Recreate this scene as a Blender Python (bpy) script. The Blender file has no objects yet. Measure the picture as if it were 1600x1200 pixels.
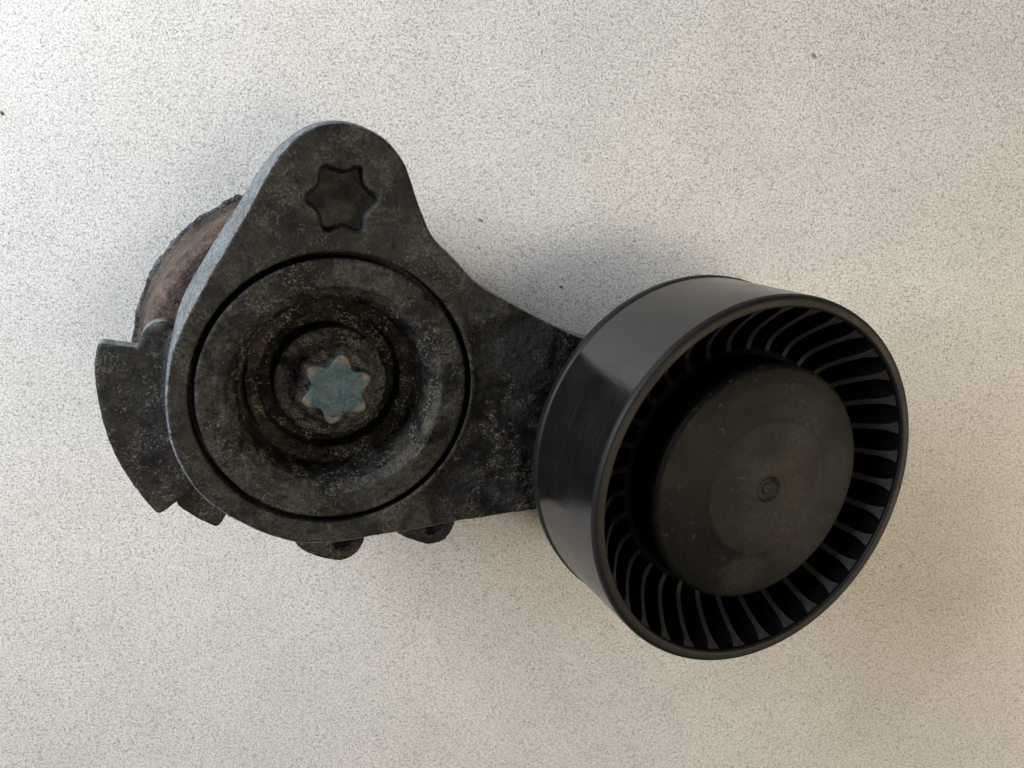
import bpy, bmesh, math, random
import numpy as np
from mathutils import Matrix, Vector
from mathutils.geometry import delaunay_2d_cdt

S = bpy.context.scene
COL = S.collection
rng = np.random.default_rng(7)
random.seed(7)
MM = 0.001

# ------------------------------------------------------------------ camera
cam_data = bpy.data.cameras.new('camera')
cam = bpy.data.objects.new('camera', cam_data)
COL.objects.link(cam)
cam_data.sensor_width = 36.0
cam_data.lens = 25.875
cam_data.clip_start = 0.005
cam_data.clip_end = 20.0
CR = Matrix(((0.99892764, 0.00851117, -0.04550960),
             (0.0, 0.98295769, 0.18383194),
             (0.04629864, -0.18363481, 0.98190360)))
cam.matrix_world = Matrix.Translation((0.02408, 0.02503, 0.17385)) @ CR.to_4x4()
cam_data.dof.use_dof = True
cam_data.dof.focus_distance = 0.135
cam_data.dof.aperture_fstop = 40.0
S.camera = cam

# ------------------------------------------------------------------ light
S.view_settings.view_transform = 'Standard'
S.view_settings.look = 'None'
S.view_settings.exposure = 0.0
S.view_settings.gamma = 1.0
world = bpy.data.worlds.new('World')
S.world = world
world.use_nodes = True
world.node_tree.nodes['Background'].inputs['Color'].default_value = (0.80, 0.88, 1.0, 1)
world.node_tree.nodes['Background'].inputs['Strength'].default_value = 0.04


def area(name, loc, target, sx, sy, power, color):
    d = bpy.data.lights.new(name, 'AREA')
    d.shape = 'RECTANGLE'
    d.size, d.size_y = sx, sy
    d.energy = power
    d.color = color
    o = bpy.data.objects.new(name, d)
    COL.objects.link(o)
    o.location = loc
    o.rotation_euler = (Vector(target) - Vector(loc)).to_track_quat('-Z', 'Y').to_euler()
    return o


area('window_light', (-0.35, 0.21, 0.25), (0.0, 0.0, 0.0), 0.40, 0.22, 4.6, (0.885, 0.945, 1.0))
area('warm_lamp', (0.56, -0.16, 0.34), (0.07, -0.02, 0.0), 0.26, 0.20, 1.5, (1.0, 0.81, 0.55))
area('ceiling_lamp', (0.28, -0.12, 0.64), (0.05, -0.02, 0.0), 0.13, 0.13, 1.55, (1.0, 0.85, 0.66))
area('unseen_wall_fill', (0.80, -0.34, 0.12), (0.06, -0.02, 0.03), 0.70, 0.20, 0.55, (1.0, 0.90, 0.74))  # added low fill for pulley reflections, in place of an unseen bright wall


# ------------------------------------------------------------------ helpers
def tag(o, label=None, cat=None, group=None, kind=None):
    for k, v in (('label', label), ('category', cat), ('group', group), ('kind', kind)):
        if v:
            o[k] = v
    return o


def hash3(ix, iy, iz, seed):
    h = (ix.astype(np.int64) * 374761393 + iy.astype(np.int64) * 668265263
         + iz.astype(np.int64) * 2147483647 + seed * 974634777) & 0xFFFFFFFF
    h = ((h ^ (h >> 13)) * 1274126177) & 0xFFFFFFFF
    h = ((h ^ (h >> 16)) * 2246822519) & 0xFFFFFFFF
    return ((h ^ (h >> 15)) & 0xFFFF) / 32767.5 - 1.0


def vnoise(P, seed=0):
    i = np.floor(P).astype(np.int64)
    f = P - i
    f = f * f * f * (f * (f * 6 - 15) + 10)
    out = 0
    for dx in (0, 1):
        wx = f[:, 0] if dx else 1 - f[:, 0]
        for dy in (0, 1):
            wy = f[:, 1] if dy else 1 - f[:, 1]
            for dz in (0, 1):
                wz = f[:, 2] if dz else 1 - f[:, 2]
                out = out + wx * wy * wz * hash3(i[:, 0] + dx, i[:, 1] + dy, i[:, 2] + dz, seed)
    return out


def fbm(P, scale, octaves=3, seed=0):
    out = 0
    a = 1.0
    P = np.asarray(P, float) * scale
    for k in range(octaves):
        out = out + a * vnoise(P + 17.3 * k, seed + k)
        P = P * 2.03
        a *= 0.5
    return out / 1.75


def sstep(a, b, x):
    t = np.clip((x - a) / (b - a), 0, 1)
    return t * t * (3 - 2 * t)


def mesh_obj(name, verts_mm, faces, mats, parent=None, mat_idx=None, smooth=True, sharp=40):
    me = bpy.data.meshes.new(name)
    me.from_pydata([tuple(v) for v in (np.asarray(verts_mm, float) * MM)], [], [tuple(f) for f in faces])
    for m in (mats if isinstance(mats, (list, tuple)) else [mats]):
        me.materials.append(m)
    if mat_idx is not None:
        me.polygons.foreach_set('material_index', np.asarray(mat_idx, np.int32))
    me.validate()
    bm = bmesh.new()
    bm.from_mesh(me)
    bmesh.ops.recalc_face_normals(bm, faces=bm.faces)
    bm.to_mesh(me)
    bm.free()
    if smooth:
        me.polygons.foreach_set('use_smooth', np.ones(len(me.polygons), bool))
        me.set_sharp_from_angle(angle=math.radians(sharp))
    me.update()
    o = bpy.data.objects.new(name, me)
    COL.objects.link(o)
    if parent is not None:
        o.parent = parent
    return o


def resample(profile, step):
    out = []
    for (a, b) in zip(profile[:-1], profile[1:]):
        d = math.hypot(b[0] - a[0], b[1] - a[1])
        n = max(1, int(math.ceil(d / step)))
        for k in range(n):
            t = k / n
            out.append((a[0] + (b[0] - a[0]) * t, a[1] + (b[1] - a[1]) * t))
    out.append(profile[-1])
    return np.array(out)


def rounded(profile, rad, n=4, closed=False):
    """Round the corners of a profile with small arcs (quadratic)."""
    P = [np.array(p, float) for p in profile]
    out = []
    N = len(P)
    for i, p in enumerate(P):
        if not closed and i in (0, N - 1):
            out.append(p)
            continue
        a, b = P[i - 1], P[(i + 1) % N]
        la, lb = np.linalg.norm(a - p), np.linalg.norm(b - p)
        r = min(rad, la * 0.45, lb * 0.45)
        q0 = p + (a - p) / la * r
        q1 = p + (b - p) / lb * r
        for k in range(n + 1):
            t = k / n
            out.append((1 - t) ** 2 * q0 + 2 * t * (1 - t) * p + t * t * q1)
    return [tuple(q) for q in out]


def lathe(name, profile, segs, mats, parent, cx=0.0, cy=0.0, step=None, disp=None, closed=False, sharp=40, mat_fn=None):
    """Surface of revolution about z through (cx, cy); profile in mm (r, z)."""
    pr = np.array(profile, float) if step is None else resample(profile, step)
    th = np.linspace(0, 2 * np.pi, segs, endpoint=False)
    n = len(pr)
    R = pr[:, 0][:, None]
    Z = pr[:, 1][:, None] + 0 * th[None]
    V = np.stack([cx + R * np.cos(th)[None], cy + R * np.sin(th)[None], Z], -1)
    if disp is not None:
        V = disp(V.reshape(-1, 3), np.repeat(pr[:, 0], segs), np.tile(th, n), np.repeat(pr[:, 1], segs)).reshape(n, segs, 3)
    V = V.reshape(-1, 3)
    F = []
    mi = []
    rows = n if closed else n - 1
    for i in range(rows):
        i2 = (i + 1) % n
        for j in range(segs):
            j2 = (j + 1) % segs
            F.append((i * segs + j, i * segs + j2, i2 * segs + j2, i2 * segs + j))
            if mat_fn:
                mi.append(mat_fn(pr[i], pr[i2]))
    if not closed:
        for i in (0, n - 1):
            if pr[i, 0] < 1.0:
                F.append(tuple(i * segs + j for j in range(segs)))
                if mat_fn:
                    mi.append(0)
    return mesh_obj(name, V, F, mats, parent, mat_idx=mi if mat_fn else None, sharp=sharp)


def smooth_poly(pts, it=2):
    P = np.array(pts, float)
    for _ in range(it):
        Q = np.roll(P, -1, 0)
        P = np.stack([0.75 * P + 0.25 * Q, 0.25 * P + 0.75 * Q], 1).reshape(-1, 2)
    return P


def dense(P, step):
    out = []
    for a, b in zip(P, np.roll(P, -1, 0)):
        n = max(1, int(np.ceil(np.linalg.norm(b - a) / step)))
        for k in range(n):
            out.append(a + (b - a) * k / n)
    return np.array(out)


def inside(poly, p):
    x, y = p[:, 0], p[:, 1]
    c = np.zeros(len(p), bool)
    q = np.roll(poly, 1, 0)
    for (x1, y1), (x2, y2) in zip(poly, q):
        cond = ((y1 > y) != (y2 > y)) & (x < (x2 - x1) * (y - y1) / (y2 - y1 + 1e-12) + x1)
        c ^= cond
    return c


def seg_dist(poly, p):
    d = np.full(len(p), 1e9)
    for a, b in zip(poly, np.roll(poly, -1, 0)):
        ab = b - a
        t = np.clip(((p - a) @ ab) / (ab @ ab + 1e-12), 0, 1)
        d = np.minimum(d, np.linalg.norm(p - (a + t[:, None] * ab), axis=1))
    return d


def slab(name, outline, z0, z1, mats, parent, edge=0.5, step=0.9, zfun=None, seed=3, rough=0.05, side_mat=0):
    """A casting slab: outline polygon (mm), top at z1 with a rounded edge, bottom at z0."""
    P = dense(np.array(outline, float), step * 0.7)
    area2 = np.sum(P[:, 0] * np.roll(P[:, 1], -1) - P[:, 1] * np.roll(P[:, 0], -1))
    if area2 < 0:
        P = P[::-1]
    n = len(P)
    tang = np.roll(P, -1, 0) - np.roll(P, 1, 0)
    tang /= np.linalg.norm(tang, axis=1)[:, None] + 1e-9
    nor = np.stack([-tang[:, 1], tang[:, 0]], 1)          # inward
    rings = []
    for (ins, dz) in ((0.0, z0 - z1), (0.0, -2.5 * edge), (0.0, -edge), (0.12 * edge, -0.6 * edge), (0.4 * edge, -0.22 * edge), (edge, 0.0)):
        q = P + nor * ins
        rings.append(np.c_[q, np.full(n, z1 + dz)])
    inner = rings[-1][:, :2]
    mn, mx = P.min(0), P.max(0)
    gx, gy = np.meshgrid(np.arange(mn[0], mx[0], step), np.arange(mn[1], mx[1], step))
    g = np.c_[gx.ravel(), gy.ravel()] + rng.uniform(-0.2, 0.2, (gx.size, 2)) * step
    g = g[inside(inner, g)]
    g = g[seg_dist(inner, g) > step * 0.5]
    allp = np.r_[inner, g]
    res = delaunay_2d_cdt([Vector(p) for p in allp], [], [list(range(n))], 1, 1e-6)
    vv = np.array([tuple(v) for v in res[0]])
    V = list(np.concatenate(rings[:-1]))
    base = len(V)
    V += [(x, y, z1) for x, y in vv]
    V = np.array(V)
    # map original inner points to the output vertices
    mp = {}
    for k, orig in enumerate(res[3]):
        for oi in orig:
            mp[oi] = k
    F = []
    mi = []
    nr = len(rings)
    for i in range(nr - 1):
        for j in range(n):
            j2 = (j + 1) % n
            a, b = i * n + j, i * n + j2
            if i + 1 < nr - 1:
                c, d = (i + 1) * n + j2, (i + 1) * n + j
            else:
                c, d = base + mp[j2], base + mp[j]
            if c == d:
                F.append((a, b, c))
            else:
                F.append((a, b, c, d))
            mi.append(side_mat if i < 2 else 0)
    for t in res[2]:
        F.append(tuple(base + k for k in t))
        mi.append(0)
    F.append(tuple(range(n))[::-1])
    mi.append(0)
    V[:, 2] += np.where(V[:, 2] > z0 + 0.1, rough * fbm(V, 0.9, 3, seed), 0)
    V[:, :2] += (rough * 0.8 * np.stack([fbm(V, 0.7, 2, seed + 5), fbm(V, 0.7, 2, seed + 9)], 1))
    if zfun is not None:
        V[base:, 2] += zfun(V[base:, 0], V[base:, 1])
    return mesh_obj(name, V, F, mats, parent, mat_idx=mi, sharp=50)


# ------------------------------------------------------------------ materials
class NT:
    def __init__(self, name):
        self.m = bpy.data.materials.new(name)
        self.m.use_nodes = True
        self.t = self.m.node_tree
        self.b = self.t.nodes['Principled BSDF']
        tc = self.t.nodes.new('ShaderNodeTexCoord')
        mp = self.t.nodes.new('ShaderNodeMapping')
        mp.inputs['Scale'].default_value = (1000, 1000, 1000)
        self.t.links.new(tc.outputs['Object'], mp.inputs['Vector'])
        self.co = mp.outputs[0]

    def link(self, a, b):
        self.t.links.new(a, b)

    def put(self, sock, v):
        if hasattr(v, 'is_linked'):
            self.link(v, sock)
        else:
            sock.default_value = v

    def noise(self, scale, detail=3, rough=0.55, dist=0.0, co=None, off=0.0, stretch=None):
        n = self.t.nodes.new('ShaderNodeTexNoise')
        n.inputs['Scale'].default_value = scale
        n.inputs['Detail'].default_value = detail
        n.inputs['Roughness'].default_value = rough
        n.inputs['Distortion'].default_value = dist
        c = co or self.co
        if off or stretch:
            mp = self.t.nodes.new('ShaderNodeMapping')
            mp.inputs['Location'].default_value = (off, off * 1.7, off * 0.6)
            if stretch:
                mp.inputs['Scale'].default_value = stretch
            self.link(c, mp.inputs['Vector'])
            c = mp.outputs[0]
        self.link(c, n.inputs['Vector'])
        return n.outputs['Fac']

    def voro(self, scale, off=0.0, rand=1.0):
        n = self.t.nodes.new('ShaderNodeTexVoronoi')
        n.inputs['Scale'].default_value = scale
        n.inputs['Randomness'].default_value = rand
        c = self.co
        if off:
            mp = self.t.nodes.new('ShaderNodeMapping')
            mp.inputs['Location'].default_value = (off, off * 1.7, off * 0.6)
            self.link(c, mp.inputs['Vector'])
            c = mp.outputs[0]
        self.link(c, n.inputs['Vector'])
        return n

    def ramp(self, fac, stops, interp='LINEAR'):
        r = self.t.nodes.new('ShaderNodeValToRGB')
        r.color_ramp.interpolation = interp
        e = r.color_ramp.elements
        while len(e) > 1:
            e.remove(e[-1])
        for i, (p, c) in enumerate(stops):
            el = e[0] if i == 0 else e.new(p)
            el.position = p
            if not isinstance(c, (tuple, list)):
                c = (c, c, c)
            el.color = (*c[:3], 1)
        self.link(fac, r.inputs['Fac'])
        return r.outputs['Color']

    def mix(self, fac, a, b, mode='MIX'):
        n = self.t.nodes.new('ShaderNodeMix')
        n.data_type = 'RGBA'
        n.blend_type = mode
        self.put(n.inputs['Factor'], fac)
        for s, v in ((n.inputs[6], a), (n.inputs[7], b)):
            if isinstance(v, (tuple, list)) and len(v) == 3:
                v = (*v, 1)
            self.put(s, v)
        return n.outputs[2]

    def math(self, op, a, b=0.0):
        n = self.t.nodes.new('ShaderNodeMath')
        n.operation = op
        self.put(n.inputs[0], a)
        self.put(n.inputs[1], b)
        return n.outputs[0]

    def bump(self, h, strength, dist, prev=None):
        n = self.t.nodes.new('ShaderNodeBump')
        n.inputs['Strength'].default_value = strength
        n.inputs['Distance'].default_value = dist
        self.link(h, n.inputs['Height'])
        if prev is not None:
            self.link(prev, n.inputs['Normal'])
        return n.outputs[0]

    def out(self, color=None, rough=None, normal=None, metal=None, spec=None):
        b = self.b
        if color is not None:
            if isinstance(color, (tuple, list)) and len(color) == 3:
                color = (*color, 1)
            self.put(b.inputs['Base Color'], color)
        if rough is not None:
            self.put(b.inputs['Roughness'], rough)
        if normal is not None:
            self.link(normal, b.inputs['Normal'])
        if metal is not None:
            self.put(b.inputs['Metallic'], metal)
        if spec is not None:
            b.inputs['Specular IOR Level'].default_value = spec
        return self.m


def table_material():
    n = NT('speckled_laminate')
    base = n.ramp(n.noise(0.05, 3), [(0.3, (0.512, 0.493, 0.464)), (0.7, (0.560, 0.540, 0.511))])
    fine = n.ramp(n.noise(2.4, 2, 0.6), [(0.36, (0.66, 0.655, 0.65)), (0.5, (1.02, 1.02, 1.02)), (0.64, (1.2, 1.2, 1.2))])
    c = n.mix(1.0, base, fine, 'MULTIPLY')
    s1 = n.ramp(n.noise(1.75, 1.5, 0.6, 0.5, off=31.0), [(0.57, 0.0), (0.66, 0.54)])
    film = n.ramp(n.noise(0.022, 4, 0.6, 0.6, off=91.0), [(0.38, 0.85), (0.62, 1.0)])
    s1 = n.mix(1.0, s1, film, 'MULTIPLY')
    c = n.mix(s1, c, (0.17, 0.165, 0.16))
    s2 = n.ramp(n.noise(2.7, 1, 0.5, 0.4, off=77.0), [(0.60, 0.0), (0.68, 0.74)])
    s2 = n.mix(1.0, s2, film, 'MULTIPLY')
    c = n.mix(s2, c, (0.085, 0.085, 0.085))
    w = n.ramp(n.noise(1.8, 1, 0.5, off=51.0), [(0.62, 0.0), (0.72, 0.4)])
    c = n.mix(w, c, (0.80, 0.79, 0.77))
    sm = n.ramp(n.noise(0.035, 4, 0.6, 0.8, off=37.0), [(0.45, 1.0), (0.68, 0.975)])
    c = n.mix(1.0, c, sm, 'MULTIPLY')
    rough = n.ramp(n.noise(0.08, 2, off=9.0), [(0.3, 0.42), (0.7, 0.50)])
    nm = n.bump(n.noise(1.6, 2, 0.5), 0.25, 0.00012)
    return n.out(c, rough, nm, spec=0.45)


def cast_material(name, dark, mid, light, pale=0.5, grit=0.5, rough=0.62, rust=0.0, big=0.16, wet=0.0, spots=(), oil=0.485, tone=1.0):
    """Oil-grimed aluminium casting: dark film, greyer worn zones, pale grit, small pits."""
    n = NT(name)
    a = n.noise(big, 5, 0.62, 0.6)
    b = n.noise(0.7, 4, 0.6, 0.3, off=13.0)
    f = n.math('ADD', n.math('MULTIPLY', a, 0.65), n.math('MULTIPLY', b, 0.35))
    dry = n.ramp(f, [(0.44, mid), (0.56, light)])
    gr = n.ramp(n.noise(1.6, 4, 0.7, 0.2, off=47.0), [(0.38, 0.50), (0.5, 0.95), (0.62, 1.5)])
    dry = n.mix(1.0, dry, gr, 'MULTIPLY')
    oily = n.ramp(n.noise(0.35, 4, 0.6, 0.3, off=29.0), [(0.40, tuple(0.7 * x for x in dark)), (0.60, tuple(1.5 * x for x in dark))])
    gm = n.math('ADD', n.math('MULTIPLY', n.noise(0.10 if big < 0.25 else 0.2, 5, 0.6, 0.8, off=83.0), 0.75), n.math('MULTIPLY', n.noise(0.8, 4, 0.65, off=85.0), 0.25))
    gm = n.ramp(gm, [(oil - 0.045, 1.0), (oil + 0.045, 0.0)])
    c = n.mix(gm, dry, oily)
    pits = n.ramp(n.noise(0.95, 3, 0.65, off=41.0), [(0.33, 0.9), (0.40, 0.0)])
    c = n.mix(pits, c, tuple(0.3 * x for x in dark))
    if rust > 0:
        rr = n.ramp(n.noise(0.28, 5, 0.7, 0.4, off=5.0), [(0.53, 0.0), (0.68, rust)])
        c = n.mix(rr, c, (0.085, 0.058, 0.032))
    zone = n.ramp(n.noise(0.26, 4, 0.65, 0.4, off=23.0), [(0.49, 0.04), (0.58, 1.0)])
    g1 = n.ramp(n.noise(2.3, 2, 0.6, off=3.0), [(0.54, 0.0), (0.63, min(1.0, pale * 1.2))])
    g1 = n.mix(1.0, g1, zone, 'MULTIPLY')
    c = n.mix(g1, c, (0.21, 0.20, 0.16))
    g2 = n.ramp(n.noise(1.2, 3, 0.65, 0.6, off=63.0), [(0.57, 0.0), (0.65, pale * 0.8)])
    g2 = n.mix(1.0, g2, zone, 'MULTIPLY')
    c = n.mix(g2, c, (0.125, 0.11, 0.08))
    for (px, py, rad, amt, col) in spots:
        d = n.t.nodes.new('ShaderNodeVectorMath')
        d.operation = 'DISTANCE'
        n.link(n.co, d.inputs[0])
        d.inputs[1].default_value = (px, py, -2.0)
        dd = n.math('ADD', n.math('DIVIDE', d.outputs['Value'], rad), n.math('MULTIPLY', n.math('SUBTRACT', n.noise(0.7, 4, 0.7, off=px), 0.5), 1.6))
        k = n.ramp(n.math('MULTIPLY', dd, 0.5), [(0.35, amt), (0.52, 0.0)])
        c = n.mix(k, c, n.mix(1.0, n.mix(0.0, col, col), gr, 'MULTIPLY'))
    c = n.mix(1.0, c, tuple(tone * q for q in (0.84, 0.885, 0.96)), 'MULTIPLY')
    h = n.math('ADD', n.math('MULTIPLY', n.noise(0.55, 3, 0.6), 0.8), n.math('MULTIPLY', n.noise(2.4, 3, 0.65, off=8.0), 0.45))
    nm = n.bump(h, grit, 0.0009)
    rg = n.ramp(n.noise(0.3, 3, off=19.0), [(0.35, rough - 0.14 - wet), (0.65, rough + 0.12)])
    return n.out(c, rg, nm, spec=0.22)


def plastic_material(name, col, rough, dust=0.2, dustcol=(0.10, 0.09, 0.075), scratch=0.0, spec=0.5):
    n = NT(name)
    d = n.ramp(n.noise(0.12, 5, 0.65, 0.3), [(0.42, 0.0), (0.72, dust)])
    c = n.mix(d, col, dustcol)
    sp = n.ramp(n.noise(2.2, 2, 0.5, off=4.0), [(0.74, 0.0), (0.79, min(1.0, dust * 1.8))])
    c = n.mix(sp, c, (0.22, 0.21, 0.19))
    h = n.noise(1.1, 3, 0.55, off=2.0)
    nm = n.bump(h, 0.06, 0.0004)
    if scratch > 0:
        s = n.noise(1.0, 3, 0.6, 0.0, off=6.0, stretch=(0.05, 0.05, 5.0))
        nm = n.bump(s, scratch, 0.0003, nm)
        ln = n.ramp(n.noise(1.0, 2, 0.5, 0.0, off=16.0, stretch=(0.03, 0.03, 7.0)), [(0.62, 0.0), (0.67, 1.0)])
        lz = n.ramp(n.noise(0.10, 3, 0.6, off=14.0), [(0.45, 0.0), (0.62, 0.5)])
        c = n.mix(n.mix(1.0, ln, lz, 'MULTIPLY'), c, (0.03, 0.03, 0.03))
        dz = n.ramp(n.noise(0.07, 4, 0.6, 0.5, off=24.0), [(0.52, 0.0), (0.72, 0.03)])
        c = n.mix(dz, c, (0.10, 0.105, 0.11))
    rg = n.ramp(n.noise(0.16, 4, 0.6, off=12.0), [(0.3, rough - 0.05), (0.7, rough + 0.09)])
    return n.out(c, rg, nm, spec=spec)


M_TABLE = table_material()
M_PLATE = cast_material('grimed_cast_aluminium', (0.013, 0.0124, 0.0108), (0.026, 0.025, 0.0212), (0.050, 0.048, 0.040), pale=0.3, grit=0.4, rust=0.12, big=0.12, oil=0.50)
M_EDGE = cast_material('bare_cast_edge', (0.06, 0.064, 0.065), (0.10, 0.107, 0.108), (0.145, 0.153, 0.154), pale=0.5, grit=0.30, rough=0.55, oil=0.42, tone=1.1)
M_ARM = cast_material('oily_rough_casting', (0.003, 0.003, 0.0028), (0.009, 0.0085, 0.0075), (0.040, 0.038, 0.034), pale=0.75, grit=0.7, big=0.13,
                      spots=((29.0, 15.5, 8.5, 0.75, (0.030, 0.029, 0.026)), (36.0, 11.5, 7.0, 0.6, (0.024, 0.0225, 0.022)), (24.5, -17.5, 7.0, 0.6, (0.026, 0.025, 0.023)), (25.6, 1.0, 0.9, 0.8, (0.13, 0.125, 0.11)), (24.3, -5.6, 0.9, 0.9, (0.16, 0.155, 0.14)), (22.6, -9.2, 1.1, 0.9, (0.12, 0.115, 0.10)), (21.0, 18.9, 2.6, 0.95, (0.003, 0.0035, 0.003))))
M_CAP = cast_material('dirty_dished_steel', (0.006, 0.0056, 0.005), (0.024, 0.023, 0.0195), (0.054, 0.051, 0.042), pale=0.45, grit=0.6, rust=0.25, big=0.2,
                      spots=((18.0, -4.0, 2.4, 0.95, (0.085, 0.068, 0.05)), (14.4, -9.6, 2.2, 0.8, (0.06, 0.044, 0.028)), (3.5, 20.5, 3.2, 0.8, (0.062, 0.058, 0.045)), (-2.2, 20.6, 3.0, 0.8, (0.058, 0.053, 0.042)), (11.5, 17.5, 3.4, 0.85, (0.008, 0.008, 0.0075))))
M_GRIT = cast_material('caked_grit', (0.0012, 0.0012, 0.0012), (0.004, 0.0038, 0.0033), (0.022, 0.020, 0.016), pale=1.0, grit=1.0, rust=0.4, big=0.3,
                       spots=((15.0, 1.5, 2.0, 0.8, (0.07, 0.055, 0.035)), (13.0, -8.5, 2.6, 0.6, (0.055, 0.042, 0.026))))
M_BOLT = cast_material('crusted_bolt_steel', (0.008, 0.0075, 0.0065), (0.048, 0.046, 0.039), (0.105, 0.10, 0.086), pale=0.8, grit=0.9, rust=0.12, big=0.4, oil=0.46)
M_LUG = cast_material('lug_casting', (0.013, 0.0125, 0.0128), (0.022, 0.021, 0.0205), (0.042, 0.039, 0.032), pale=0.6, grit=0.35, rust=0.35)
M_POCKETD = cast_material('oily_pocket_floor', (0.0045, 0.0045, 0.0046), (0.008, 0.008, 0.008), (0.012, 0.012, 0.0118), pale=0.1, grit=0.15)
M_DRUM = cast_material('rusty_brown_steel', (0.030, 0.019, 0.014), (0.058, 0.033, 0.022), (0.080, 0.048, 0.032), pale=0.25, grit=0.4, rust=0.4, rough=0.66, oil=0.46, tone=1.15)
M_CRUST = cast_material('crusted_rim', (0.015, 0.017, 0.018), (0.05, 0.052, 0.053), (0.12, 0.122, 0.12), pale=0.6, grit=1.0, rust=0.6, big=0.5)
M_BARREL = plastic_material('smooth_black_plastic', (0.004, 0.0042, 0.0045), 0.21, dust=0.008, scratch=0.04, spec=0.75)
M_RIM = plastic_material('matt_black_plastic', (0.006, 0.006, 0.0055), 0.50, dust=0.04, spec=0.2)
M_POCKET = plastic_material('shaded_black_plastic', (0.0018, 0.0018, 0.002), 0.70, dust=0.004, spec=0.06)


def vane_material():
    n = NT('dusty_lit_tip_black_plastic')
    sx = n.t.nodes.new('ShaderNodeSeparateXYZ')
    n.link(n.co, sx.inputs[0])
    rr = n.math('ADD', sx.outputs[0], n.math('MULTIPLY', n.math('SUBTRACT', n.noise(0.8, 3), 0.5), 3.0))
    k = n.ramp(n.math('DIVIDE', n.math('SUBTRACT', rr, 24.0), 10.0), [(0.10, 0.0), (0.80, 1.0)])  # lit, dusty outer ends and shaded inner ends put into the colour
    c = n.mix(k, (0.0014, 0.0014, 0.0016), (0.022, 0.0215, 0.022))
    gr = n.ramp(n.noise(1.6, 4, 0.7, off=47.0), [(0.40, 0.7), (0.60, 1.3)])
    c = n.mix(1.0, c, gr, 'MULTIPLY')
    return n.out(c, 0.62, spec=0.16)


M_VANE = vane_material()


def hub_material():
    n = NT('dull_black_cap_plastic')
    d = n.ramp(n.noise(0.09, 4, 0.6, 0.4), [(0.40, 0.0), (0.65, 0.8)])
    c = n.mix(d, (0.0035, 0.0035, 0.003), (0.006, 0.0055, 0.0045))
    # dust smears whose paler tone also paints in light on the middle and right
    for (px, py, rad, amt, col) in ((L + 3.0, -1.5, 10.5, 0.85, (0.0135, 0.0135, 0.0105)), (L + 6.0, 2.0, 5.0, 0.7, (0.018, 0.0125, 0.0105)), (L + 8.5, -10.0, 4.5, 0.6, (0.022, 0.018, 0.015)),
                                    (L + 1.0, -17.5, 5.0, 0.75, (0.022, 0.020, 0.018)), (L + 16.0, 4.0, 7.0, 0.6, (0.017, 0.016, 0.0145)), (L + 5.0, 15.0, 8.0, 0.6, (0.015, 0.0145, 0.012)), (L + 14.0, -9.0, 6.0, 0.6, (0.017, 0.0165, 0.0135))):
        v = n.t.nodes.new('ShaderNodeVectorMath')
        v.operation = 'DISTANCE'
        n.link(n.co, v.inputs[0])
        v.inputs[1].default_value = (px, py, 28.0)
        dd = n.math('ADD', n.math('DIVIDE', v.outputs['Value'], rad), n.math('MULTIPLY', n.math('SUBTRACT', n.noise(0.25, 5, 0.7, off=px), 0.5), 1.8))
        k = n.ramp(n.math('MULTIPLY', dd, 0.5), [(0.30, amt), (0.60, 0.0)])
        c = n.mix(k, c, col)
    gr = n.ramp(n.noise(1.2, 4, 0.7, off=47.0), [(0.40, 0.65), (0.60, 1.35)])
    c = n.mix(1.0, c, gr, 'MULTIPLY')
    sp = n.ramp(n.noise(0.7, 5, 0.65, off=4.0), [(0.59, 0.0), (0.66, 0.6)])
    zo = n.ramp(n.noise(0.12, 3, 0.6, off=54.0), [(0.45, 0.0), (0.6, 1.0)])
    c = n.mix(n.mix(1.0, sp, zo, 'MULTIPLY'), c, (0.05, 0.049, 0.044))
    nm = n.bump(n.noise(1.3, 3, 0.55), 0.10, 0.0004)
    rg = n.ramp(n.noise(0.14, 4, 0.6, off=12.0), [(0.3, 0.42), (0.7, 0.58)])
    return n.out(c, rg, nm, spec=0.11)


def paint_material():
    n = NT('teal_paint_mark')
    base = n.ramp(n.noise(0.45, 4, 0.65, 0.6), [(0.38, (0.014, 0.044, 0.058)), (0.5, (0.026, 0.080, 0.10)), (0.62, (0.046, 0.105, 0.122))])
    g = n.ramp(n.noise(0.55, 5, 0.7, 0.8, off=7.0), [(0.51, 0.0), (0.58, 0.8)])
    c = n.mix(g, base, (0.062, 0.064, 0.064))
    k = n.ramp(n.noise(1.8, 3, 0.6, 0.6, off=17.0), [(0.58, 0.0), (0.64, 0.8)])
    c = n.mix(k, c, (0.02, 0.022, 0.02))
    w = n.ramp(n.noise(3.0, 2, 0.6, off=27.0), [(0.72, 0.0), (0.78, 0.8)])
    c = n.mix(w, c, (0.4, 0.42, 0.4))
    # bare bright-zinc tips: the paint only reaches radius ~5.2 mm
    sx = n.t.nodes.new('ShaderNodeSeparateXYZ')
    n.link(n.co, sx.inputs[0])
    ax = n.math('SUBTRACT', sx.outputs[0], BX)
    ay = n.math('SUBTRACT', sx.outputs[1], BY)
    r2 = n.math('SQRT', n.math('ADD', n.math('MULTIPLY', ax, ax), n.math('MULTIPLY', ay, ay)))
    rr = n.math('ADD', r2, n.math('MULTIPLY', n.math('SUBTRACT', n.noise(0.8, 3, off=3.0), 0.5), 1.4))
    tip = n.ramp(n.math('MULTIPLY', rr, 0.1), [(0.47, 0.0), (0.54, 1.0)])
    metal = n.ramp(n.noise(0.9, 4, 0.6, off=33.0), [(0.38, (0.075, 0.066, 0.048)), (0.6, (0.155, 0.14, 0.11))])
    c = n.mix(tip, c, metal)
    nm = n.bump(n.noise(1.2, 3, 0.6), 0.4, 0.0006)
    return n.out(c, 0.55, nm, spec=0.4)


BX, BY = 0.0, 0.0
L = 72.723
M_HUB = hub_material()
M_PAINT = paint_material()

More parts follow.
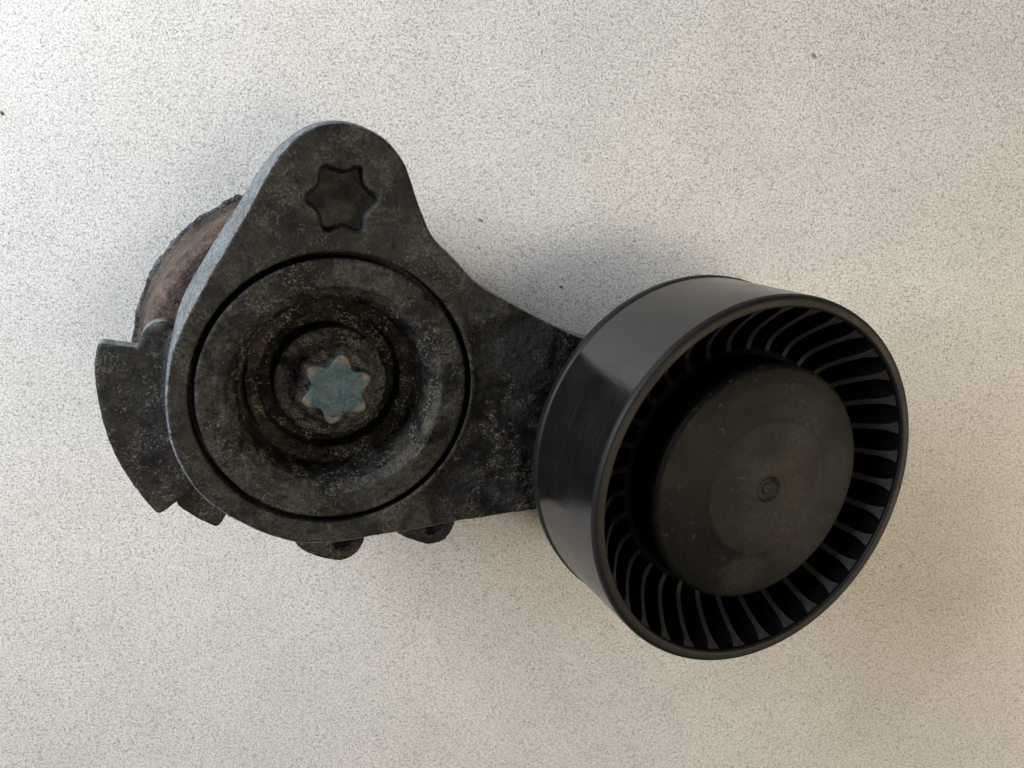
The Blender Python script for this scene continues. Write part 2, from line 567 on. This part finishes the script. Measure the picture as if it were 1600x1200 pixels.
# ------------------------------------------------------------------ table
bm = bmesh.new()
bmesh.ops.create_cube(bm, size=1.0)
bmesh.ops.scale(bm, vec=(1.5, 0.9, 0.028), verts=bm.verts)
bmesh.ops.translate(bm, vec=(0.03, -0.01, -0.014), verts=bm.verts)
bmesh.ops.bevel(bm, geom=bm.edges[:], offset=0.003, segments=3, affect='EDGES')
me = bpy.data.meshes.new('table_top')
bm.to_mesh(me)
bm.free()
me.materials.append(M_TABLE)
table = bpy.data.objects.new('table_top', me)
COL.objects.link(table)
tag(table, kind='structure')

# ------------------------------------------------------------------ belt tensioner (frame: x towards the pulley, z along its axis)
root = bpy.data.objects.new('belt_tensioner', None)
COL.objects.link(root)
root.empty_display_size = 0.03
OR = Matrix(((0.91450606, 0.22997294, 0.33285299),
             (-0.21610387, 0.97319702, -0.07865538),
             (-0.34202014, 0.0, 0.93969262)))
root.matrix_world = Matrix.Translation((0, 0, 0.0475935)) @ OR.to_4x4()
tag(root, 'used grimy belt tensioner with a black ribbed pulley lying on the speckled table', 'belt tensioner')
L = 72.723

# ---- arm casting: ring, hump with star pocket, arm under the pulley
PLATE = [(-26.78, -6.53), (-27.26, -2.34), (-27.35, 2.37), (-26.58, 6.75), (-25.07, 11.66), (-22.35, 19.74), (-19.69, 26.88), (-17.53, 34.08), (-15.79, 38.00), (-13.82, 40.70), (-11.67, 42.49), (-8.92, 43.87), (-5.95, 44.42), (-2.72, 44.02), (0.17, 42.97), (2.75, 41.08), (4.66, 38.41), (6.46, 35.33), (8.49, 32.34), (10.31, 29.90), (12.65, 28.41), (16.11, 26.44), (19.80, 23.70)]
ARMT = [(25.2, 22.0), (35.3, 19.4), (44.8, 17.2), (56, 17.0), (66, 17.4)]
ARME = [(L + 17.5 * math.cos(a), 17.5 * math.sin(a)) for a in np.linspace(1.45, -1.45, 15)]
ARMB = [(62, -17.6), (52, -17.6), (43.71, -18.81), (35.58, -20.80), (27.90, -22.70)]
RING = [(17.08, -24.86), (10.04, -26.58), (4.16, -28.07), (-1.60, -28.51), (-6.41, -27.55), (-11.55, -25.58), (-15.72, -23.51), (-20.02, -20.28), (-23.17, -16.06), (-25.40, -11.77)]
PT = np.linspace(0, 2 * np.pi, 96, endpoint=False)
PR = 4.75 + 1.35 * np.power(0.5 + 0.5 * np.cos(6 * (PT - math.radians(12))), 1.3)
POCK = np.stack([-5.6 + PR * np.cos(PT), 32.2 + PR * np.sin(PT)], 1)
outline = smooth_poly(PLATE + ARMT + ARME + ARMB + RING, 2)


def ray_radius(poly, th):
    q = np.roll(poly, -1, 0)
    out = np.zeros(len(th))
    for k, t in enumerate(th):
        d = np.array([math.cos(t), math.sin(t)])
        e = q - poly
        den = d[0] * e[:, 1] - d[1] * e[:, 0]
        den = np.where(abs(den) < 1e-9, 1e-9, den)
        s = (poly[:, 0] * e[:, 1] - poly[:, 1] * e[:, 0]) / den
        u = (poly[:, 0] * d[1] - poly[:, 1] * d[0]) / den
        ok = (u >= 0) & (u <= 1) & (s > 0)
        out[k] = s[ok].max() if ok.any() else 27
    return out


def build_arm():
    # finer angular steps across the hump
    t1 = np.linspace(math.radians(82), math.radians(112), 420, endpoint=False)
    t2 = np.linspace(math.radians(112), math.radians(442), 1150, endpoint=False)
    th = np.r_[t1, t2]
    n = len(th)
    RO = ray_radius(outline, th)
    RI = 24.15
    fr = np.r_[np.linspace(0, 1, 90)]
    rows = []      # each row: (r array, z array, side flag)
    rows.append((np.full(n, RI), np.full(n, -5.0)))
    rows.append((np.full(n, RI), np.full(n, -1.0)))
    rows.append((np.full(n, RI), np.full(n, -0.30)))
    rows.append((np.full(n, RI + 0.08), np.full(n, -0.10)))
    for f in fr:
        rows.append((RI + 0.3 + (RO - 0.75 - RI - 0.3) * f, np.zeros(n)))
    top_first, top_last = 4, 4 + len(fr) - 1
    rows.append((RO - 0.36, np.full(n, -0.10)))
    rows.append((RO - 0.10, np.full(n, -0.38)))
    rows.append((RO, np.full(n, -0.85)))
    deep_x = RO * np.cos(th)
    deep_y = RO * np.sin(th)
    dep = 9.6 - 4.6 * sstep(16, 40, deep_y) - 1.8 * sstep(36, 43, deep_y) + 1.5 * sstep(25, 50, deep_x)
    flare = 1.1 * sstep(2, 12, deep_y) * (1 - 0.8 * sstep(30, 42, deep_y)) * (1 - sstep(-12, -6, deep_x))
    for k in np.linspace(0.2, 1.0, 8):
        rows.append((RO + (0.2 + flare) * k, -0.85 - (dep - 0.85) * k))
    rows.append((RO - 2.0, -dep - 0.6))
    rows.append((np.full(n, RI), -dep - 0.6))
    nr = len(rows)
    Rr = np.stack([r for r, z in rows])
    Zz = np.stack([z for r, z in rows])
    V = np.stack([Rr * np.cos(th), Rr * np.sin(th), Zz], -1)
    P = V.reshape(-1, 3).copy()
    x, y = P[:, 0], P[:, 1]
    r = np.hypot(x, y)
    ang = np.degrees(np.arctan2(y, x))
    istop = (P[:, 2] > -0.9)
    # the arm is a touch lower than the ring, its cast skin rough
    wob = 4.0 * fbm(P * [1, 1, 0], 0.25, 2, 91)
    am = sstep(-52, -40, ang + wob) * (1 - sstep(30, 38, ang + wob)) * sstep(24.75, 25.6, r + 0.25 * fbm(P, 0.6, 2, 5))
    dz = -1.1 * am
    dz += am * (0.30 * fbm(P * [1, 1, 0], 0.45, 4, 21) + 0.10 * fbm(P * [1, 1, 0], 1.9, 2, 25))
    dz += (1 - am) * (0.07 * fbm(P * [1, 1, 0], 0.35, 3, 31) + 0.025 * fbm(P * [1, 1, 0], 1.6, 2, 35))
    # chips along the groove edge on the arm side
    chip = sstep(0.25, 0.5, fbm(P * [1, 1, 0], 0.8, 2, 77)) * (1 - sstep(24.6, 25.4, r)) * sstep(-60, -40, ang) * (1 - sstep(40, 60, ang))
    dz += -0.5 * chip
    # star-shaped pocket in the hump
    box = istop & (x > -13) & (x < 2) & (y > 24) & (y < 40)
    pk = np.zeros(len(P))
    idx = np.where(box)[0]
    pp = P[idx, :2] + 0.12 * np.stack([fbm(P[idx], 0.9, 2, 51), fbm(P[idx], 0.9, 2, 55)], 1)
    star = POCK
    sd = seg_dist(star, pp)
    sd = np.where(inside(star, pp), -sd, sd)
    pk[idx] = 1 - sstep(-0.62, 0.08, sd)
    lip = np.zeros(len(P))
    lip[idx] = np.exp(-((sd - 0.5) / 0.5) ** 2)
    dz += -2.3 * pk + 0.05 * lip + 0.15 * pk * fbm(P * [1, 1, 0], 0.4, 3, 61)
    P[:, 2] += np.where(istop, dz, 0)
    side = (P[:, 2] <= -0.9) & (r > 26)
    rr = 1 + np.where(r > 26, 0.10 * fbm(P, 0.5, 3, 71) / np.maximum(r, 1), 0)
    P[:, 0] *= rr
    P[:, 1] *= rr
    F, mi = [], []
    amr = am.reshape(nr, n)
    pkr = pk.reshape(nr, n)
    for i in range(nr):
        i2 = (i + 1) % nr
        for j in range(n):
            j2 = (j + 1) % n
            F.append((i * n + j, i * n + j2, i2 * n + j2, i2 * n + j))
            if i > top_last:
                mi.append(1 if i < nr - 2 else 0)
            else:
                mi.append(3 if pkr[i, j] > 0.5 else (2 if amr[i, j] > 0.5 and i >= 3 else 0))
    return mesh_obj('arm', P, F, [M_PLATE, M_EDGE, M_ARM, M_POCKETD], root, mat_idx=mi, sharp=60)


arm = build_arm()

# ---- dished cap inside the groove
cap_profile = rounded([(10.6, -13.0), (12.6, -12.6), (12.9, -9.2), (15.5, -8.4), (15.9, -4.6), (16.5, -2.4), (18.3, -0.35), (18.6, -0.1), (22.8, 0.0), (23.15, -0.35), (23.15, -5.0)], 0.28, 3)


def cap_disp(V, r, th, z):
    P = V.copy()
    g = fbm(P, 0.5, 4, 11)
    fine = fbm(P, 1.7, 2, 15)
    deep = 1 - sstep(-5.0, -1.5, z)
    flat = 1 - deep
    low = sstep(0.25, 0.8, np.cos(th + 1.1))            # the lower right is caked with grit
    P[:, 2] += flat * (0.06 * g + 0.03 * fine) + deep * (0.32 * g + 0.20 * fine + 0.16 * fbm(P, 3.2, 2, 19)) * (0.55 + low)
    # caked lump bridging wall and flat on the lower right
    lump = np.exp(-(((th + 0.42 + np.pi) % (2 * np.pi) - np.pi) / 0.16) ** 2) * np.exp(-((r - 18.3) / 2.0) ** 2)
    P[:, 2] += lump * (0.9 + 0.7 * g + 0.4 * fine)
    # shallow dents on the left of the flat
    for a, rr, w in ((2.75, 20.6, 1.0), (3.15, 20.8, 1.2), (3.5, 20.7, 1.1), (3.95, 20.6, 0.9)):
        P[:, 2] -= 0.35 * np.exp(-((P[:, 0] - rr * math.cos(a)) ** 2 + (P[:, 1] - rr * math.sin(a)) ** 2) / w ** 2)
    # hairline gap between liner and cup on the left
    gapw = np.exp(-((r - 15.25) / 0.22) ** 2) * sstep(2.95, 3.15, th) * (1 - sstep(3.75, 3.95, th))
    P[:, 2] -= 1.6 * gapw
    # flaked-off scab near the top right of the flat
    scab = sstep(0.05, 0.25, g) * np.exp(-(((th - 1.05 + np.pi) % (2 * np.pi) - np.pi) / 0.30) ** 2) * sstep(18.2, 19.2, r)
    P[:, 2] -= (0.55 + 0.5 * fine) * scab * flat
    return P


lathe('dished_cap', cap_profile, 720, [M_CAP, M_GRIT], root, step=0.18, disp=cap_disp, sharp=75,
      mat_fn=lambda a, b: 1 if a[0] < 17.0 and a[1] < -1.3 else 0)

# floor below the groove and bolt gap
lathe('spring_housing_lid', [(9.0, -13.4), (25.5, -13.4), (25.5, -5.4), (22.5, -5.2), (22.5, -13.2)], 128, [M_ARM], root)

# ---- centre bolt: flange, collar and six-lobed head with teal paint


def bolt_disp(V, r, th, z):
    P = V.copy()
    P[:, 2] += 0.22 * fbm(P, 0.7, 3, 101) + 0.10 * fbm(P, 2.0, 2, 105)
    P[:, :2] *= (1 + 0.012 * fbm(P, 0.6, 2, 109))[:, None]
    return P


lathe('bolt_flange', rounded([(0.5, -4.2), (6.4, -4.4), (7.1, -5.6), (7.9, -7.0), (9.6, -7.9), (10.1, -8.5), (10.1, -13.2)], 0.4, 3), 220, [M_BOLT], root, step=0.25, disp=bolt_disp, sharp=70)


def build_bolt_head():
    th = np.linspace(0, 2 * np.pi, 240, endpoint=False)
    c = 0.5 + 0.5 * np.cos(6 * (th - math.radians(91)))
    star = 4.55 + 1.8 * np.power(c, 1.15)
    rows = []
    for (s, z) in ((1.16, -5.0), (1.09, -4.3), (1.04, -3.7), (1.0, -3.1), (0.995, -2.6), (0.985, -2.25), (0.955, -2.05), (0.90, -2.0)):
        rows.append((star * s, np.full(240, z)))
    base = star * 0.90
    for f in np.linspace(0.93, 0.03, 22):
        rows.append((base * f, np.full(240, -2.0)))
    R = np.stack([a for a, b in rows])
    Z = np.stack([b for a, b in rows])
    V = np.stack([R * np.cos(th), R * np.sin(th), Z], -1).reshape(-1, 3)
    V[:, 2] += 0.10 * fbm(V, 0.6, 4, 121) + 0.05 * fbm(V, 2.0, 2, 125)
    V[:, :2] += 0.10 * np.stack([fbm(V, 0.5, 3, 131), fbm(V, 0.5, 3, 135)], 1)
    n, nr = 240, len(rows)
    F, mi = [], []
    for i in range(nr - 1):
        for j in range(n):
            j2 = (j + 1) % n
            F.append((i * n + j, i * n + j2, (i + 1) * n + j2, (i + 1) * n + j))
            mi.append(0 if i < 4 else 1)
    F.append(tuple((nr - 1) * n + j for j in range(n)))
    mi.append(1)
    o = mesh_obj('bolt_head', V, F, [M_BOLT, M_PAINT], root, mat_idx=mi, sharp=60)
    o['label'] = 'six-lobed bolt head with worn teal paint on its face'
    return o


build_bolt_head()

# ---- spring drum behind the arm, rusty brown with a crusted back rim


def drum_disp(V, r, th, z):
    P = V.copy()
    k = 1 + (0.10 * fbm(P, 0.25, 3, 141)) / 33
    crust = sstep(34.0, 34.5, r)
    k += crust * (0.6 * fbm(P, 0.7, 3, 151) - 0.1) / 34
    P[:, :2] *= k[:, None]
    return P


lathe('spring_drum', rounded([(20.0, -13.9), (27.0, -13.9), (31.0, -15.0), (32.3, -18.0), (32.7, -30.0), (32.9, -34.6), (33.25, -35.0), (33.15, -35.6), (34.0, -36.5)], 0.6, 4), 420, [M_DRUM], root, step=0.7, disp=drum_disp, sharp=50)
lathe('back_rim', [(33.5, -36.35), (34.1, -36.4), (34.65, -36.7), (34.75, -37.7), (34.3, -38.0), (20.0, -37.6), (0.5, -37.6)], 520, [M_CRUST], root, step=0.35, disp=drum_disp, sharp=60)

# ---- lugs of the base casting
LUG = [(-37.9, 0.30), (-37.3, 0.44), (-32.7, 0.46), (-32.35, 0.75), (-32.26, 2.02), (-31.87, 3.41), (-31.16, 4.63), (-29.83, 5.53), (-28.39, 5.79), (-23.80, 3.2), (-20, -10), (-18.0, -17), (-19.90, -24.0), (-21.21, -24.94), (-22.67, -26.53), (-24.21, -28.24), (-24.97, -28.79), (-25.74, -28.48), (-29.06, -24.88), (-32.67, -19.90), (-35.36, -14.56), (-37.37, -8.07), (-38.25, -3.79), (-38.25, -0.2)]


def lug_z(x, y):
    r = np.hypot(x, y)
    return 1.9 * (1 - sstep(25.6, 28.6, r)) + 0.25 * (1 - sstep(28, 33, r))


slab('stop_lug', smooth_poly(LUG, 1), -14.5, -10.0, [M_LUG, M_EDGE], root, edge=0.6, step=0.7, zfun=lug_z, seed=201, rough=0.10, side_mat=1)
LUGB = [(-22.84, -27.26), (-21.65, -25.92), (-17.0, -20.0), (-10.0, -24.5), (-13.5, -28.6), (-14.34, -30.82), (-15.02, -31.51), (-15.96, -31.18), (-19.5, -29.6)]
slab('stop_lug', smooth_poly(LUGB, 1), -15.5, -12.0, [M_LUG, M_LUG], root, edge=0.4, step=0.7, seed=211, rough=0.08)


def dent(poly, depth):
    q = smooth_poly(poly, 2)

    def f(x, y):
        p = np.c_[x, y]
        d = seg_dist(q, p)
        d = np.where(inside(q, p), -d, d)
        return -depth * (1 - sstep(-0.9, 0.15, d))
    return f


BOSS1 = [(-3.0, -28.2), (-1.75, -30.52), (-0.34, -33.10), (1.49, -34.48), (4.65, -35.55), (8.43, -36.20), (10.61, -35.54), (12.31, -33.65), (12.98, -31.11), (12.5, -25.0), (5, -22), (-2, -23)]
HOLE1 = [(5.90, -32.21), (6.0, -28.5), (9.35, -27.5), (11.8, -28.5), (11.36, -30.80), (11.22, -32.74), (9.81, -34.06), (7.73, -33.89)]
slab('lower_boss', smooth_poly([(x, y - 0.35) for x, y in BOSS1], 1), -15.0, -10.0, [M_LUG, M_LUG], root, edge=0.8, step=0.5, zfun=dent(HOLE1, 3.2), seed=221, rough=0.10)
BOSS2 = [(16.5, -25.5), (18.94, -29.78), (22.19, -31.00), (25.00, -31.84), (27.18, -32.15), (30.08, -31.12), (31.46, -29.01), (31.64, -26.10), (29, -20), (20, -18)]
HOLE2 = [(25.09, -29.69), (25.0, -26.5), (27.5, -24.5), (29.0, -26.2), (28.6, -28.2), (27.0, -30.2)]
slab('lower_boss', smooth_poly([(x, y - 0.35) for x, y in BOSS2], 1), -16.0, -10.8, [M_LUG, M_ARM], root, edge=1.2, step=0.5, zfun=dent(HOLE2, 2.4), seed=231, rough=0.22)

# ---- pulley
ZF = 28.012
pulley_profile = rounded([(12.0, 3.6), (33.8, 3.0), (35.0, 3.15), (35.72, 4.3), (35.75, 5.6), (35.42, 6.1), (35.10, 26.9), (34.85, 27.75), (34.3, 28.0), (33.2, 27.95), (32.85, 27.6), (32.75, 14.2), (32.0, 13.6), (24.0, 13.6), (23.9, 18.1), (23.5, 18.45), (22.4, 18.5), (12.0, 18.5)], 0.25, 4)


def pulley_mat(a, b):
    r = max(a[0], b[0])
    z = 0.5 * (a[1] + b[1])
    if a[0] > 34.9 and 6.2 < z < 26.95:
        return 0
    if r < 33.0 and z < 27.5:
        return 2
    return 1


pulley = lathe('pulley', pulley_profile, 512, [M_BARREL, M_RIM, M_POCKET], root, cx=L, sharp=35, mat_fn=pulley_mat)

hub_profile = rounded([(0.05, ZF + 0.15), (0.9, ZF + 0.2), (1.1, ZF + 0.0), (2.1, ZF + 0.2), (2.5, ZF + 0.60), (9.0, ZF + 0.52), (12.6, ZF + 0.40), (13.4, ZF + 0.22), (19.5, ZF - 0.80), (22.0, ZF - 1.45), (22.6, ZF - 1.95), (22.65, ZF - 9.4)], 0.5, 4)


def hub_disp(V, r, th, z):
    P = V.copy()
    top = z > ZF - 3
    P[:, 2] += np.where(top, 0.05 * fbm(P, 0.12, 2, 301) + 0.012 * fbm(P, 0.8, 2, 305), 0)
    P[:, 2] += np.where(r < 2.3, 0.12 * fbm(P, 0.9, 2, 311), 0)
    return P


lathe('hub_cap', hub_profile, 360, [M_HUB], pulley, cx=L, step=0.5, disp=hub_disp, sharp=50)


def vane_mesh():
    rs = np.r_[np.linspace(23.6, 30.5, 10), np.linspace(31.0, 32.95, 7)]
    zt = np.interp(rs, [23.6, 25.0, 26.0, 27.0, 28.0, 29.5, 31.0, 32.2, 33.0], [18.3, 18.4, 18.8, 19.4, 20.4, 22.1, 24.2, 26.1, 27.35])
    hw = 0.60 + 0.08 * (rs - 23.6) / 9 + 1.05 * np.clip((rs - 30.9) / 2.05, 0, 1) ** 2.2
    V, F, MI = [], [], []
    for r, z, w in zip(rs, zt, hw):
        for (y, zz) in ((-w - 0.12, 13.7), (-w, z - 0.22), (-w * 0.85, z), (w * 0.85, z), (w, z - 0.22), (w + 0.12, 13.7)):
            V.append((r, y, zz))
    m = 6
    for i in range(len(rs) - 1):
        for k in range(m - 1):
            F.append((i * m + k, i * m + k + 1, (i + 1) * m + k + 1, (i + 1) * m + k))
            MI.append(0 if k == 2 else 1)
    MI += [1, 1]
    F.append(tuple(range(m)))
    F.append(tuple((len(rs) - 1) * m + k for k in range(m)))
    return V, F, MI


vv, vf, vmi = vane_mesh()
vane0 = mesh_obj('vane', vv, vf, [M_VANE, M_POCKET], pulley, mat_idx=vmi, sharp=20)
for k in range(34):
    o = vane0 if k == 0 else vane0.copy()
    if k:
        COL.objects.link(o)
        o.parent = pulley
    a = math.radians(-4.9 + k * 360 / 34)
    o.location = (L * MM, 0, 0)
    o.rotation_euler = (0, 0, a)

# spacer and bolt under the pulley (the part rests on the bolt's end)
lathe('pulley_spacer', [(0.5, 3.9), (12.0, 3.9), (12.5, 3.4), (12.5, -1.6)], 64, [M_ARM], root, cx=L)
lathe('pulley_bolt', [(0.5, -20.5), (8.6, -20.5), (9.4, -19.6), (9.4, -13.0), (12.0, -12.6), (12.0, -10.8)], 48, [M_BOLT], root, cx=L + 2.0)

# ------------------------------------------------------------------ crumbs and lint on the table


def crumb(loc, size, mat, label, seed):
    bm = bmesh.new()
    bmesh.ops.create_icosphere(bm, subdivisions=2, radius=1.0)
    P = np.array([v.co[:] for v in bm.verts])
    k = 1 + 0.35 * fbm(P, 1.3, 2, seed)
    for v, q, s in zip(bm.verts, P, k):
        v.co = (q[0] * s * size[0] * MM, q[1] * s * size[1] * MM, (q[2] * s * size[2] + size[2] * 0.85) * MM)
    me = bpy.data.meshes.new('crumb')
    bm.to_mesh(me)
    bm.free()
    me.materials.append(mat)
    o = bpy.data.objects.new('crumb', me)
    COL.objects.link(o)
    o.location = (loc[0], loc[1], 0.0)
    o.rotation_euler = (0, 0, seed)
    tag(o, label, 'crumb', 'crumbs of dirt scattered on the table')
    return o


M_CRUMBD = cast_material('dark_dirt_crumb', (0.16, 0.15, 0.135), (0.22, 0.205, 0.18), (0.28, 0.265, 0.235), pale=0.3)
M_CRUMBT = cast_material('tan_dirt_crumb', (0.20, 0.15, 0.09), (0.28, 0.21, 0.13), (0.36, 0.28, 0.19), pale=0.3)
crumb((0.1004, 0.0673), (0.55, 0.32, 0.2), M_CRUMBD, 'tiny dark crumb lying alone near the upper right of the table', 2)
crumb((-0.0794, 0.0537), (0.5, 0.32, 0.22), M_CRUMBT, 'tiny brown crumb at the left border of the table', 5)
crumb((0.0248, 0.0310), (0.42, 0.34, 0.2), M_CRUMBT, 'tiny tan crumb beside the hump of the tensioner', 9)
crumb((0.0435, 0.0158), (0.36, 0.30, 0.2), M_CRUMBD, 'tiny dark crumb in the shadow between arm and pulley', 12)
